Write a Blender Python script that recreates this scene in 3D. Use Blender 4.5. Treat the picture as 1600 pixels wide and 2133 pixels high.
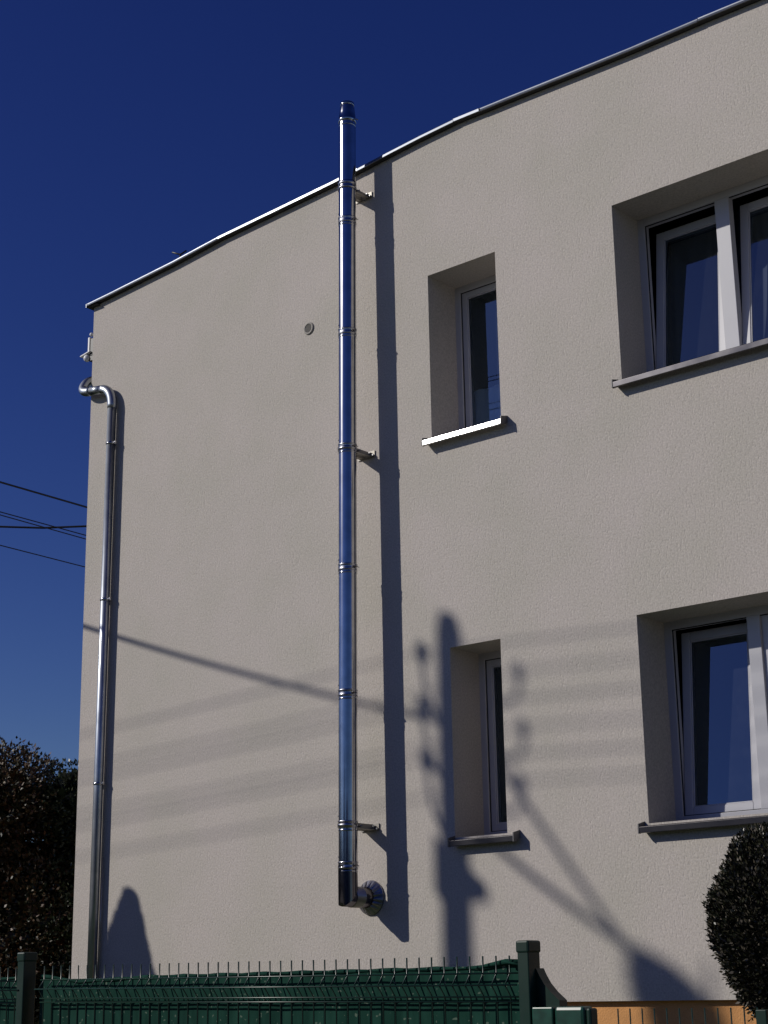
import bpy, bmesh, math, random
from mathutils import Vector, Matrix

for o in list(bpy.data.objects): bpy.data.objects.remove(o)
SC = bpy.context.scene
COL = SC.collection
R = math.radians
ZC = 1.6                     # eye height above the street

# ---------------------------------------------------------------- camera
cam_d = bpy.data.cameras.new("camera"); cam = bpy.data.objects.new("camera", cam_d); COL.objects.link(cam)
YAW, PIT, ROL = 0.7037044, 0.28056137, -0.0167463
Fv = Vector((-math.sin(YAW)*math.cos(PIT), math.cos(YAW)*math.cos(PIT), math.sin(PIT)))
r0 = Vector((math.cos(YAW), math.sin(YAW), 0)); u0 = r0.cross(Fv)
rv = math.cos(ROL)*r0 + math.sin(ROL)*u0; uv = -math.sin(ROL)*r0 + math.cos(ROL)*u0
M = Matrix((rv, uv, -Fv)).transposed().to_4x4(); M.translation = (0, -9.2, ZC)
cam.matrix_world = M
cam_d.sensor_fit = 'HORIZONTAL'; cam_d.sensor_width = 36; cam_d.lens = 3473.55/1600*36
cam_d.clip_start = 0.05; cam_d.clip_end = 2000
SC.camera = cam
SC.render.resolution_x, SC.render.resolution_y = 768, 1024

# ---------------------------------------------------------------- light
SUN_AZ, SUN_EL = R(44.5), R(30.0)      # the sun stands left of and behind the camera
T = Vector((math.sin(SUN_AZ)*math.cos(SUN_EL), math.cos(SUN_AZ)*math.cos(SUN_EL), -math.sin(SUN_EL)))
world = bpy.data.worlds.new("World"); SC.world = world; world.use_nodes = True
wn = world.node_tree.nodes; wl = world.node_tree.links
bg = wn["Background"]; sky = wn.new("ShaderNodeTexSky"); sky.sky_type = 'NISHITA'; sky.sun_disc = False
sky.sun_elevation = SUN_EL
sky.sun_rotation = math.atan2(-T.x, -T.y)
sky.air_density = 1.0; sky.dust_density = 0.3; sky.ozone_density = 4.0; sky.altitude = 300
gm = wn.new("ShaderNodeGamma"); gm.inputs[1].default_value = 1.32
hs = wn.new("ShaderNodeHueSaturation"); hs.inputs['Hue'].default_value = 0.526
hs.inputs['Saturation'].default_value = 1.13; hs.inputs['Value'].default_value = 0.50
wl.new(sky.outputs[0], gm.inputs[0]); wl.new(gm.outputs[0], hs.inputs['Color']); wl.new(hs.outputs[0], bg.inputs[0])
bg.inputs[1].default_value = 0.06
sd = bpy.data.lights.new("sun", 'SUN'); sun = bpy.data.objects.new("sun", sd); COL.objects.link(sun)
sd.energy = 3.0; sd.angle = R(0.53); sd.color = (1.0, 0.955, 0.88)
sun.rotation_euler = T.to_track_quat('-Z', 'Y').to_euler(); sun.location = (-30, -30, 30)
SC.view_settings.view_transform = 'Standard'; SC.view_settings.look = 'None'
SC.view_settings.exposure = 0.0; SC.view_settings.gamma = 1.0; SC.view_settings.use_curve_mapping = False
SC.cycles.max_bounces = 8; SC.cycles.transparent_max_bounces = 16
SC.cycles.sample_clamp_indirect = 4

# ---------------------------------------------------------------- helpers
class MB:
    def __init__(s): s.v = []; s.f = []; s.sm = []
    def quad(s, pts, sm=False):
        n = len(s.v); s.v += [tuple(p) for p in pts]; s.f.append(tuple(range(n, n+len(pts)))); s.sm.append(sm)
    def box(s, a, b):
        (x0, y0, z0), (x1, y1, z1) = a, b
        n = len(s.v)
        s.v += [(x0,y0,z0),(x1,y0,z0),(x1,y1,z0),(x0,y1,z0),(x0,y0,z1),(x1,y0,z1),(x1,y1,z1),(x0,y1,z1)]
        for q in ((0,3,2,1),(4,5,6,7),(0,1,5,4),(1,2,6,5),(2,3,7,6),(3,0,4,7)):
            s.f.append(tuple(n+i for i in q)); s.sm.append(False)
        return s
    def xbox(s, mat, a, b):
        n = len(s.v); s.box(a, b)
        for i in range(n, len(s.v)): s.v[i] = tuple(mat @ Vector(s.v[i]))
        return s
    def prism(s, prof, axis, a, b):
        """closed profile (list of 2-tuples) swept along axis 'x' (profile y,z), 'y' (x,z) or 'z' (x,y)"""
        n = len(s.v); k = len(prof)
        for t in (a, b):
            for p in prof:
                s.v.append({'x': (t, p[0], p[1]), 'y': (p[0], t, p[1]), 'z': (p[0], p[1], t)}[axis])
        for i in range(k):
            j = (i+1) % k; s.f.append((n+i, n+j, n+k+j, n+k+i)); s.sm.append(False)
        s.f.append(tuple(range(n+k-1, n-1, -1))); s.f.append(tuple(range(n+k, n+2*k))); s.sm += [False, False]
        return s
    def tube(s, pts, rad, seg=12, caps=True, closed=False):
        pts = [Vector(p) for p in pts]; N = len(pts)
        rads = rad if isinstance(rad, (list, tuple)) else [rad]*N
        t = (pts[1]-pts[0]).normalized()
        ref = Vector((0, 0, 1)) if abs(t.z) < .9 else Vector((1, 0, 0))
        nrm = t.cross(ref).normalized(); base = len(s.v)
        for i, p in enumerate(pts):
            if i == 0: d = pts[1]-pts[0]
            elif i == N-1: d = pts[-1]-pts[-2]
            else: d = (pts[i+1]-p).normalized() + (p-pts[i-1]).normalized()
            d.normalize()
            nrm = (nrm - d*nrm.dot(d)).normalized(); bn = d.cross(nrm)
            for k in range(seg):
                a = 2*math.pi*k/seg
                s.v.append(tuple(p + rads[i]*(math.cos(a)*nrm + math.sin(a)*bn)))
        for i in range(N-1):
            for k in range(seg):
                k2 = (k+1) % seg
                s.f.append((base+i*seg+k, base+i*seg+k2, base+(i+1)*seg+k2, base+(i+1)*seg+k)); s.sm.append(seg > 5)
        if caps:
            s.f.append(tuple(base+k for k in range(seg-1, -1, -1))); s.sm.append(False)
            s.f.append(tuple(base+(N-1)*seg+k for k in range(seg))); s.sm.append(False)
        return s
    def lathe(s, prof, center, axis=(0, 0, 1), seg=48):
        """prof: list of (radius, height) along axis; separate vertex rings, so that rings given twice stay sharp"""
        A = Vector(axis).normalized(); ref = Vector((1, 0, 0)) if abs(A.x) < .9 else Vector((0, 1, 0))
        U = A.cross(ref).normalized(); W = A.cross(U); c = Vector(center); base = len(s.v)
        for r_, h in prof:
            for k in range(seg):
                a = 2*math.pi*k/seg
                s.v.append(tuple(c + A*h + r_*(math.cos(a)*U + math.sin(a)*W)))
        for i in range(len(prof)-1):
            if prof[i] == prof[i+1]: continue
            for k in range(seg):
                k2 = (k+1) % seg
                s.f.append((base+i*seg+k, base+i*seg+k2, base+(i+1)*seg+k2, base+(i+1)*seg+k)); s.sm.append(True)
        return s
    def build(s, name, mat, parent=None, bevel=0, label=None):
        me = bpy.data.meshes.new(name); me.from_pydata(s.v, [], s.f)
        me.polygons.foreach_set('use_smooth', s.sm)
        if mat: me.materials.append(mat)
        me.update()
        o = bpy.data.objects.new(name, me); COL.objects.link(o)
        if parent:
            o.parent = parent
            o.matrix_parent_inverse = parent.matrix_world.inverted() if parent.type != 'EMPTY' else Matrix.Translation(-parent.location)
        if bevel:
            b = o.modifiers.new("bevel", 'BEVEL'); b.width = bevel; b.segments = 2; b.limit_method = 'ANGLE'
        if label: o['label'] = label
        return o

def thing(name, label, cat, loc, group=None):
    o = bpy.data.objects.new(name, None); COL.objects.link(o); o.location = loc
    o.empty_display_size = .1
    return tag(o, label, cat, group)
def tag(o, label=None, cat=None, group=None, kind=None):
    if label: o['label'] = label
    if cat: o['category'] = cat
    if group: o['group'] = group
    if kind: o['kind'] = kind
    return o
def copy_tree(root, loc, label=None):
    c = root.copy(); COL.objects.link(c); c.location = loc
    if label: c['label'] = label
    for ch in [k for k in root.children]:
        d = ch.copy(); COL.objects.link(d); d.parent = c
    return c

# ---------------------------------------------------------------- materials
def mat(name):
    m = bpy.data.materials.new(name); m.use_nodes = True
    nt = m.node_tree; return m, nt.nodes, nt.links, nt.nodes["Principled BSDF"]
def simple(name, col, rough=.5, metal=0, spec=.5, vary=0, vscale=3, bump=0, bscale=40, rvary=0):
    m, n, l, p = mat(name)
    p.inputs['Base Color'].default_value = (*col, 1); p.inputs['Roughness'].default_value = rough
    p.inputs['Metallic'].default_value = metal; p.inputs['Specular IOR Level'].default_value = spec
    if vary or bump or rvary:
        tc = n.new("ShaderNodeTexCoord")
    if vary:
        nz = n.new("ShaderNodeTexNoise"); nz.inputs['Scale'].default_value = vscale; nz.inputs['Detail'].default_value = 6
        l.new(tc.outputs['Object'], nz.inputs['Vector'])
        cr = n.new("ShaderNodeValToRGB"); cr.color_ramp.elements[0].position = .35; cr.color_ramp.elements[1].position = .65
        cr.color_ramp.elements[0].color = (*[c*(1-vary) for c in col], 1); cr.color_ramp.elements[1].color = (*[min(1, c*(1+vary)) for c in col], 1)
        l.new(nz.outputs[0], cr.inputs[0]); l.new(cr.outputs[0], p.inputs['Base Color'])
    if rvary:
        nr = n.new("ShaderNodeTexNoise"); nr.inputs['Scale'].default_value = 7; nr.inputs['Detail'].default_value = 4
        l.new(tc.outputs['Object'], nr.inputs['Vector'])
        mr = n.new("ShaderNodeMapRange"); mr.inputs[1].default_value = .3; mr.inputs[2].default_value = .7
        mr.inputs[3].default_value = max(0.02, rough-rvary); mr.inputs[4].default_value = rough+rvary
        l.new(nr.outputs[0], mr.inputs[0]); l.new(mr.outputs[0], p.inputs['Roughness'])
    if bump:
        nb = n.new("ShaderNodeTexNoise"); nb.inputs['Scale'].default_value = bscale; nb.inputs['Detail'].default_value = 3
        l.new(tc.outputs['Object'], nb.inputs['Vector'])
        b = n.new("ShaderNodeBump"); b.inputs['Strength'].default_value = bump; b.inputs['Distance'].default_value = .01
        l.new(nb.outputs[0], b.inputs['Height']); l.new(b.outputs[0], p.inputs['Normal'])
    return m

def plaster():
    m, n, l, p = mat("scratched_render")
    tc = n.new("ShaderNodeTexCoord")
    # broad, faint colour mottling
    n1 = n.new("ShaderNodeTexNoise"); n1.inputs['Scale'].default_value = 1.3; n1.inputs['Detail'].default_value = 5; n1.inputs['Roughness'].default_value = .6
    l.new(tc.outputs['Object'], n1.inputs['Vector'])
    c1 = n.new("ShaderNodeValToRGB"); e = c1.color_ramp.elements
    e[0].position = .36; e[0].color = (.497, .462, .410, 1); e[1].position = .64; e[1].color = (.535, .486, .447, 1)
    l.new(n1.outputs[0], c1.inputs[0])
    # grain
    n2 = n.new("ShaderNodeTexNoise"); n2.inputs['Scale'].default_value = 80; n2.inputs['Detail'].default_value = 3
    l.new(tc.outputs['Object'], n2.inputs['Vector'])
    c2 = n.new("ShaderNodeValToRGB"); e = c2.color_ramp.elements
    e[0].position = .3; e[0].color = (.80, .80, .80, 1); e[1].position = .7; e[1].color = (1.11, 1.11, 1.11, 1)
    l.new(n2.outputs[0], c2.inputs[0])
    mx = n.new("ShaderNodeMix"); mx.data_type = 'RGBA'; mx.blend_type = 'MULTIPLY'; mx.inputs[0].default_value = 1
    l.new(c1.outputs[0], mx.inputs[6]); l.new(c2.outputs[0], mx.inputs[7])
    # small dark pits where the float skipped
    n6 = n.new("ShaderNodeTexNoise"); n6.inputs['Scale'].default_value = 26; n6.inputs['Detail'].default_value = 4; n6.inputs['Roughness'].default_value = .7
    l.new(tc.outputs['Object'], n6.inputs['Vector'])
    c6 = n.new("ShaderNodeValToRGB"); e = c6.color_ramp.elements
    e[0].position = .27; e[0].color = (.55, .52, .48, 1); e[1].position = .31; e[1].color = (1, 1, 1, 1)
    l.new(n6.outputs[0], c6.inputs[0])
    mx6 = n.new("ShaderNodeMix"); mx6.data_type = 'RGBA'; mx6.blend_type = 'MULTIPLY'; mx6.inputs[0].default_value = 1
    l.new(mx.outputs[2], mx6.inputs[6]); l.new(c6.outputs[0], mx6.inputs[7]); mx = mx6
    l.new(mx.outputs[2], p.inputs['Base Color'])
    p.inputs['Roughness'].default_value = .92; p.inputs['Specular IOR Level'].default_value = .15
    # vertical worm-like scratches pulled by the float
    mp = n.new("ShaderNodeMapping"); mp.inputs['Scale'].default_value = (1, 1, .38)
    l.new(tc.outputs['Object'], mp.inputs['Vector'])
    nw = n.new("ShaderNodeTexNoise"); nw.inputs['Scale'].default_value = 8; nw.inputs['Detail'].default_value = 2
    l.new(tc.outputs['Object'], nw.inputs['Vector'])
    ad = n.new("ShaderNodeMix"); ad.data_type = 'RGBA'; ad.blend_type = 'ADD'; ad.inputs[0].default_value = .06
    l.new(mp.outputs[0], ad.inputs[6]); l.new(nw.outputs[1], ad.inputs[7])
    n3 = n.new("ShaderNodeTexNoise"); n3.inputs['Scale'].default_value = 75; n3.inputs['Detail'].default_value = 2; n3.inputs['Roughness'].default_value = .55
    l.new(ad.outputs[2], n3.inputs['Vector'])
    c3 = n.new("ShaderNodeValToRGB"); e = c3.color_ramp.elements
    e[0].position = .30; e[0].color = (0, 0, 0, 1); e[1].position = .46; e[1].color = (1, 1, 1, 1)
    l.new(n3.outputs[0], c3.inputs[0])
    n4 = n.new("ShaderNodeTexNoise"); n4.inputs['Scale'].default_value = 170; n4.inputs['Detail'].default_value = 2
    l.new(tc.outputs['Object'], n4.inputs['Vector'])
    n5 = n.new("ShaderNodeTexNoise"); n5.inputs['Scale'].default_value = 2.2; n5.inputs['Detail'].default_value = 3
    l.new(tc.outputs['Object'], n5.inputs['Vector'])
    b1 = n.new("ShaderNodeBump"); b1.inputs['Strength'].default_value = .55; b1.inputs['Distance'].default_value = .0022
    l.new(c3.outputs[0], b1.inputs['Height'])
    b2 = n.new("ShaderNodeBump"); b2.inputs['Strength'].default_value = .5; b2.inputs['Distance'].default_value = .0012
    l.new(n4.outputs[0], b2.inputs['Height']); l.new(b1.outputs[0], b2.inputs['Normal'])
    b3 = n.new("ShaderNodeBump"); b3.inputs['Strength'].default_value = .5; b3.inputs['Distance'].default_value = .008
    l.new(n5.outputs[0], b3.inputs['Height']); l.new(b2.outputs[0], b3.inputs['Normal'])
    l.new(b3.outputs[0], p.inputs['Normal'])
    return m

def steel(name, base=(.50, .50, .51), lobes=((.04, .42), (.165, .28), (.31, .30)), wav=.0, streak=14):
    """polished sheet steel: a mirror-sharp lobe over brushed and satin ones, with rolled-in waviness and water marks"""
    m, n, l, p = mat(name); n.remove(p)
    tc = n.new("ShaderNodeTexCoord"); mp = n.new("ShaderNodeMapping"); mp.inputs['Scale'].default_value = (1, 1, .12)
    nz = n.new("ShaderNodeTexNoise"); nz.inputs['Scale'].default_value = streak; nz.inputs['Detail'].default_value = 2
    l.new(tc.outputs['Object'], mp.inputs[0]); l.new(mp.outputs[0], nz.inputs['Vector'])
    b = n.new("ShaderNodeBump"); b.inputs['Strength'].default_value = .5; b.inputs['Distance'].default_value = .0010 + wav
    l.new(nz.outputs[0], b.inputs['Height'])
    n2 = n.new("ShaderNodeTexNoise"); n2.inputs['Scale'].default_value = 9; n2.inputs['Detail'].default_value = 6
    l.new(tc.outputs['Object'], n2.inputs['Vector'])
    cr = n.new("ShaderNodeValToRGB"); e = cr.color_ramp.elements; e[0].position = .32; e[1].position = .60
    e[0].color = (*[c*.80 for c in base], 1); e[1].color = (*base, 1); l.new(n2.outputs[0], cr.inputs[0])
    prev = None; acc = 0
    for r_, w_ in lobes:
        g = n.new("ShaderNodeBsdfAnisotropic"); g.distribution = 'BECKMANN'; g.inputs['Roughness'].default_value = r_
        l.new(cr.outputs[0], g.inputs['Color']); l.new(b.outputs[0], g.inputs['Normal'])
        if prev is None: prev = g.outputs[0]; acc = w_
        else:
            mx = n.new("ShaderNodeMixShader"); acc += w_; mx.inputs[0].default_value = w_/acc
            l.new(prev, mx.inputs[1]); l.new(g.outputs[0], mx.inputs[2]); prev = mx.outputs[0]
    l.new(prev, n["Material Output"].inputs[0])
    return m

def leafmat(name, stops, rough=.45, trans=.25):
    m, n, l, p = mat(name)
    g = n.new("ShaderNodeNewGeometry"); cr = n.new("ShaderNodeValToRGB"); cr.color_ramp.interpolation = 'LINEAR'
    e = cr.color_ramp.elements
    while len(e) < len(stops): e.new(.5)
    for k, (pos, c) in enumerate(stops): e[k].position = pos; e[k].color = (*c, 1)
    l.new(g.outputs['Random Per Island'], cr.inputs[0]); l.new(cr.outputs[0], p.inputs['Base Color'])
    p.inputs['Roughness'].default_value = rough; p.inputs['Specular IOR Level'].default_value = .4
    return m

M_PL = plaster()
M_PLINTH = simple("ochre_plinth_render", (.62, .30, .105), .9, vary=.10, vscale=5, bump=.4, bscale=120)
M_STEEL = steel("polished_flue_steel")
M_BAND = steel("locking_band_steel", (.46, .46, .48), ((.12, .6), (.45, .4)))
M_GALV = steel("zinc_downpipe", (.42, .45, .49), ((.20, .34), (.42, .36), (.68, .30)), .0012)
M_DST = steel("elbow_steel_dark_reflection", (.17, .16, .17), ((.10, .6), (.4, .4)))  # flue steel with its dark reflections put into the base colour
M_ROS = steel("wall_collar_steel", (.36, .36, .40), ((.18, .4), (.5, .6)))
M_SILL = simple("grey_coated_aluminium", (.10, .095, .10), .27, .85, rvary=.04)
M_SILLD = simple("aluminium_dark_reflection", (.045, .042, .045), .32, .8, rvary=.04)  # same sill metal, shade and dark reflections put into the colour
M_SILLB = simple("aluminium_sun_glint", (.80, .80, .80), .30, .75, rvary=.04)  # same sill metal, sun glare put into a bright base colour
M_CAPEND = simple("sill_end_cap_grey", (.10, .095, .10), .5)
M_ZINC = simple("roof_edge_sheet", (.17, .185, .215), .38, .72, vary=.06, rvary=.05)
M_SOFF = simple("roof_edge_underside", (.035, .033, .032), .8)
M_ROOF = simple("roof_felt", (.06, .06, .06), .9, vary=.2)
M_PVC = simple("white_pvc", (.50, .495, .52), .28, 0, .5, vary=.02)
M_GASK = simple("black_gasket", (.015, .015, .016), .6)
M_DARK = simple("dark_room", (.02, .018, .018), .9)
M_BRK = simple("bracket_steel", (.30, .28, .25), .5, .5)
M_WHT = simple("white_plastic", (.72, .72, .72), .35)
M_BLK = simple("black_plastic", (.02, .02, .02), .4)
M_GRN = simple("green_powder_coat", (.003, .024, .016), .45, 0, .30, vary=.15, vscale=8, rvary=.08)
M_GRND = simple("green_wire_coat", (.006, .028, .018), .32, 0, .6)
M_CON = simple("pole_concrete", (.30, .29, .27), .9, vary=.1)
M_CER = simple("insulator_ceramic", (.12, .06, .04), .3)
M_CAB = simple("cable_black", (.015, .015, .016), .5)
M_BARK = simple("bark", (.07, .05, .035), .9, vary=.3, vscale=20, bump=.5)
M_GRASS = simple("garden_grass", (.045, .07, .025), .95, vary=.35, vscale=2, bump=.4)
M_PAVE = simple("pavement_concrete", (.22, .21, .20), .9, vary=.12, vscale=1)
M_ASPH = simple("asphalt", (.05, .05, .052), .85, vary=.2, vscale=4, bump=.3, bscale=200)
M_CLAY = simple("roof_tiles", (.22, .08, .05), .8, vary=.2)
M_HOUSE = simple("neighbour_plaster", (.30, .26, .20), .9, vary=.06)

def glass(name, film, f=.35, r=.55):
    """double glazing with a little dust on it, sky blue put into its reflection"""
    m, n, l, p = mat(name); n.remove(p)
    tr = n.new("ShaderNodeBsdfTransparent"); tr.inputs[0].default_value = (.92, .93, .94, 1)
    df = n.new("ShaderNodeBsdfAnisotropic"); df.inputs['Roughness'].default_value = r
    tc = n.new("ShaderNodeTexCoord"); nz = n.new("ShaderNodeTexNoise"); nz.inputs['Scale'].default_value = 9; nz.inputs['Detail'].default_value = 7; nz.inputs['Distortion'].default_value = 1.4
    l.new(tc.outputs['Object'], nz.inputs['Vector'])
    cr = n.new("ShaderNodeValToRGB"); cr.color_ramp.elements[0].position = .46; cr.color_ramp.elements[1].position = .74
    cr.color_ramp.elements[0].color = (*film, 1); cr.color_ramp.elements[1].color = (*[c*1.35+film[2]*.12 for c in film], 1)
    l.new(nz.outputs[0], cr.inputs[0]); l.new(cr.outputs[0], df.inputs[0])
    m1 = n.new("ShaderNodeMixShader"); m1.inputs[0].default_value = f
    l.new(tr.outputs[0], m1.inputs[1]); l.new(df.outputs[0], m1.inputs[2])
    gl = n.new("ShaderNodeBsdfAnisotropic"); gl.inputs['Roughness'].default_value = .01; gl.inputs[0].default_value = (.56, .76, 1, 1)  # gloss tinted so the mirrored sky turns bluer
    fr = n.new("ShaderNodeFresnel"); fr.inputs[0].default_value = 2.35
    m2 = n.new("ShaderNodeMixShader"); l.new(fr.outputs[0], m2.inputs[0]); l.new(m1.outputs[0], m2.inputs[1]); l.new(gl.outputs[0], m2.inputs[2])
    l.new(m2.outputs[0], n["Material Output"].inputs[0])
    return m
M_GLASS = glass("double_glazing", (.03, .036, .05), .07)
M_GLASS2 = glass("dusty_double_glazing", (.05, .06, .09), .10)
def curtain_mat(name, col, alpha):
    m, n, l, p = mat(name)
    p.inputs['Base Color'].default_value = (*col, 1); p.inputs['Roughness'].default_value = .9; p.inputs['Specular IOR Level'].default_value = .1
    p.inputs['Alpha'].default_value = alpha
    return m
M_CURT = curtain_mat("net_curtain_shade_tone", (.008, .010, .016), .7)  # shade put into the colour so the sunlit part stays unseen
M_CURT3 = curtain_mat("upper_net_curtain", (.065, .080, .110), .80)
M_CURT2 = curtain_mat("cafe_curtain", (.82, .84, .86), .97)

# ---------------------------------------------------------------- setting: ground
g = MB(); g.quad([(-600, -600, 0), (600, -600, 0), (600, 600, 0), (-600, 600, 0)]); g = g.build("ground", M_GRASS); tag(g, kind='structure')
g = MB().box((-80, -11.2, -.05), (60, -5.3, .12)).build("pavement", M_PAVE); tag(g, kind='structure')
g = MB().box((-80, -19, -.05), (60, -11.2, .006)).build("road", M_ASPH); tag(g, kind='structure')

# ---------------------------------------------------------------- building
bld = thing("house", "two storey flat roofed house with plain pale beige rendered wall and ochre plinth", "building", (-4, 0, 0))
XL, XR, YB = -11.29, 2.6, 9.5
PL_T = ZC - .075
WIN = dict(  # x0, x1, z0, z1 of each opening
    SU=(-7.330, -6.688, ZC+3.948, ZC+5.262), BU=(-5.662, -4.300, ZC+3.982, ZC+5.291),
    SL=(-7.213, -6.765, ZC+1.018, ZC+2.352), BL=(-5.656, -4.300, ZC+1.000, ZC+2.346))
ROOF = [(-11.29, 6.125), (-10.16, 6.195), (-9.61, 6.245), (-8.75, 6.285), (-8.21, 6.312), (-7.75, 6.352), (-7.40, 6.380),
        (-7.0, 6.400), (-6.46, 6.390), (-5.86, 6.374), (-5.45, 6.364), (-4.83, 6.364), (-4.49, 6.359), (-3.0, 6.33), (0, 6.26), (2.6, 6.20)]
def roofz(x):
    for (a, za), (b, zb) in zip(ROOF, ROOF[1:]):
        if a <= x <= b: return ZC + za + (zb-za)*(x-a)/(b-a)
WALLUP = .028
REV = .46
def wall():
    mb = MB()
    xs = sorted(set([p[0] for p in ROOF] + [w[0] for w in WIN.values()] + [w[1] for w in WIN.values()]))
    for a, b in zip(xs, xs[1:]):
        hol = sorted((w[2], w[3]) for w in WIN.values() if w[0] <= a+1e-6 and w[1] >= b-1e-6)
        z = PL_T
        for h0, h1 in hol:
            mb.quad([(a, 0, z), (b, 0, z), (b, 0, h0), (a, 0, h0)]); z = h1
        mb.quad([(a, 0, z), (b, 0, z), (b, 0, roofz(b)+WALLUP), (a, 0, roofz(a)+WALLUP)])
    for x0, x1, z0, z1 in WIN.values():
        mb.quad([(x0, 0, z0), (x0, REV, z0), (x0, REV, z1), (x0, 0, z1)])
        mb.quad([(x1, REV, z0), (x1, 0, z0), (x1, 0, z1), (x1, REV, z1)])
        mb.quad([(x0, 0, z1), (x0, REV, z1), (x1, REV, z1), (x1, 0, z1)])
        mb.quad([(x0, 0, z0), (x1, 0, z0), (x1, REV, z0), (x0, REV, z0)])
        # inner face of the masonry round the opening
    for x, s in ((XL, -1), (XR, 1)):
        mb.quad([(x, 0, PL_T), (x, YB, PL_T), (x, YB, roofz(x)+WALLUP), (x, 0, roofz(x)+WALLUP)][::s])
    mb.quad([(XR, YB, PL_T), (XL, YB, PL_T), (XL, YB, roofz(XL)), (XR, YB, roofz(XR))])
    mb.quad([(XL, 0, PL_T), (XL, .045, PL_T), (XR, .045, PL_T), (XR, 0, PL_T)])
    mb.quad([(XL, .045, PL_T), (XL, YB, PL_T), (XL+.045, YB, PL_T), (XL+.045, .045, PL_T)])
    return mb
wall().build("wall", M_PL, bld)
MB().box((XL+.045, .045, -.1), (XR-.045, YB-.045, PL_T+.05)).build("plinth", M_PLINTH, bld)
rf = MB()
for (a, za), (b, zb) in zip(ROOF, ROOF[1:]):
    rf.quad([(a, .05, ZC+za-.03), (b, .05, ZC+zb-.03), (b, YB, ZC+zb-.03), (a, YB, ZC+za-.03)])
rf = rf.build("roof", M_ROOF, bld)
# dark rooms: floors and partitions behind the openings
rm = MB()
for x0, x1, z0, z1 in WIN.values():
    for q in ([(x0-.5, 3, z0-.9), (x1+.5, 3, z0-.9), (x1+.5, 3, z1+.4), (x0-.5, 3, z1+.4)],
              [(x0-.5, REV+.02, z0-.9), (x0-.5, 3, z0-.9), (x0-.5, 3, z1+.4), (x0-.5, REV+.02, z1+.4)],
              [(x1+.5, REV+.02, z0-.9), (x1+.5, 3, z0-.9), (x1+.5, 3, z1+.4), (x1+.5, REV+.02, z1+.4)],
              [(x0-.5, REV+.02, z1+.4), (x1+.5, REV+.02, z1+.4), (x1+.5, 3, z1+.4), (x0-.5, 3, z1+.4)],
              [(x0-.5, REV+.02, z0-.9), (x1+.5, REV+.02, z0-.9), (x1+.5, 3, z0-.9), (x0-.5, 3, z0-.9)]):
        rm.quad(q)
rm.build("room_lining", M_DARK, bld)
# roof edge: folded sheet pieces, each lapped over the next and tilted a little differently
E_ = .055
random.seed(4)
def edge_piece(a, b, tilt, lift):
    mb = MB(); n = max(1, int((b-a)/.25)); xs = [a + (b-a)*i/n for i in range(n+1)]
    ring = []
    for x in xs:
        zt = roofz(min(max(x, XL), XR)) + .045 + lift
        pr = [(.16, zt+.030), (-E_+.008, zt+.012), (-E_+tilt, zt+.004), (-E_-.001, zt-.016), (-E_+.004, zt-.018), (-.03, zt-.010)]
        ring.append([(x, y, z) for y, z in pr])
    for i in range(n):
        for k in range(len(ring[0])-1):
            mb.quad([ring[i][k], ring[i][k+1], ring[i+1][k+1], ring[i+1][k]][::-1])
    mb.quad(ring[0]); mb.quad(ring[-1][::-1])
    return mb
edges = [(XL-.055, -9.60, .008, 0), (-9.595, -7.985, -.001, .003), (-7.99, -7.0, .002, 0), (-6.995, -6.75, -.003, .003), (-6.755, -4.86, .0092, 0), (-4.855, -2.8, .0085, .003), (-2.8, -.8, .006, 0), (-.8, XR+.055, .006, .003)]
for a, b, t_, lf in edges:
    edge_piece(a, b, t_, lf).build("roof_edge_sheet", M_ZINC, rf)
so = MB()
for (a, za), (b, zb) in zip(ROOF, ROOF[1:]):
    if a == XL: a -= .05
    so.quad([(a, -E_+.006, ZC+za+.030), (a, .16, ZC+za+.030), (b, .16, ZC+zb+.030), (b, -E_+.006, ZC+zb+.030)])
    so.quad([(a, -E_+.006, ZC+za+.030), (b, -E_+.006, ZC+zb+.030), (b, -E_+.006, ZC+zb+.040), (a, -E_+.006, ZC+za+.040)])
so.quad([(XL-.05, -E_, ZC+6.143), (XL-.05, YB, ZC+6.143), (XL+.1, YB, ZC+6.143), (XL+.1, -E_, ZC+6.143)])
so.build("soffit", M_SOFF, rf)
MB().box((XL-.055, -E_, ZC+6.143), (XL-.045, YB, ZC+6.178)).build("roof_edge_sheet", M_ZINC, rf)

# ---- windows
FY0, FY1 = .333, .395          # outer frame, front and back
def frame_ring(mb, x0, x1, z0, z1, w, y0, y1, wb=None):
    wb = wb or w
    mb.box((x0, y0, z0), (x0+w, y1, z1)); mb.box((x1-w, y0, z0), (x1, y1, z1))
    mb.box((x0+w, y0, z1-w), (x1-w, y1, z1)); mb.box((x0+w, y0, z0), (x1-w, y1, z0+wb))
def sash(win, x0, x1, z0, z1, tilt, w=.062, gm_=None):
    """sash hung on its bottom edge and tipped inwards by tilt"""
    Mx = Matrix.Translation((0, .352, z0)) @ Matrix.Rotation(-tilt, 4, 'X') @ Matrix.Translation((0, -.352, -z0))
    mb = MB(); n = 0
    frame_ring(mb, x0, x1, z0, z1, w, .352, .405)
    # inner glazing bead, slightly set back
    frame_ring(mb, x0+w, x1-w, z0+w, z1-w, .010, .358, .395)
    mb.v = [tuple(Mx @ Vector(v)) for v in mb.v]
    s = mb.build("sash", M_PVC, win, bevel=.004)
    p = MB(); g_ = w+.006
    p.quad([Mx @ Vector(q) for q in ((x0+g_, .364, z0+g_), (x1-g_, .364, z0+g_), (x1-g_, .364, z1-g_), (x0+g_, .364, z1-g_))])
    p.build("pane", gm_ or M_GLASS, win)
    return s
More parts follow.
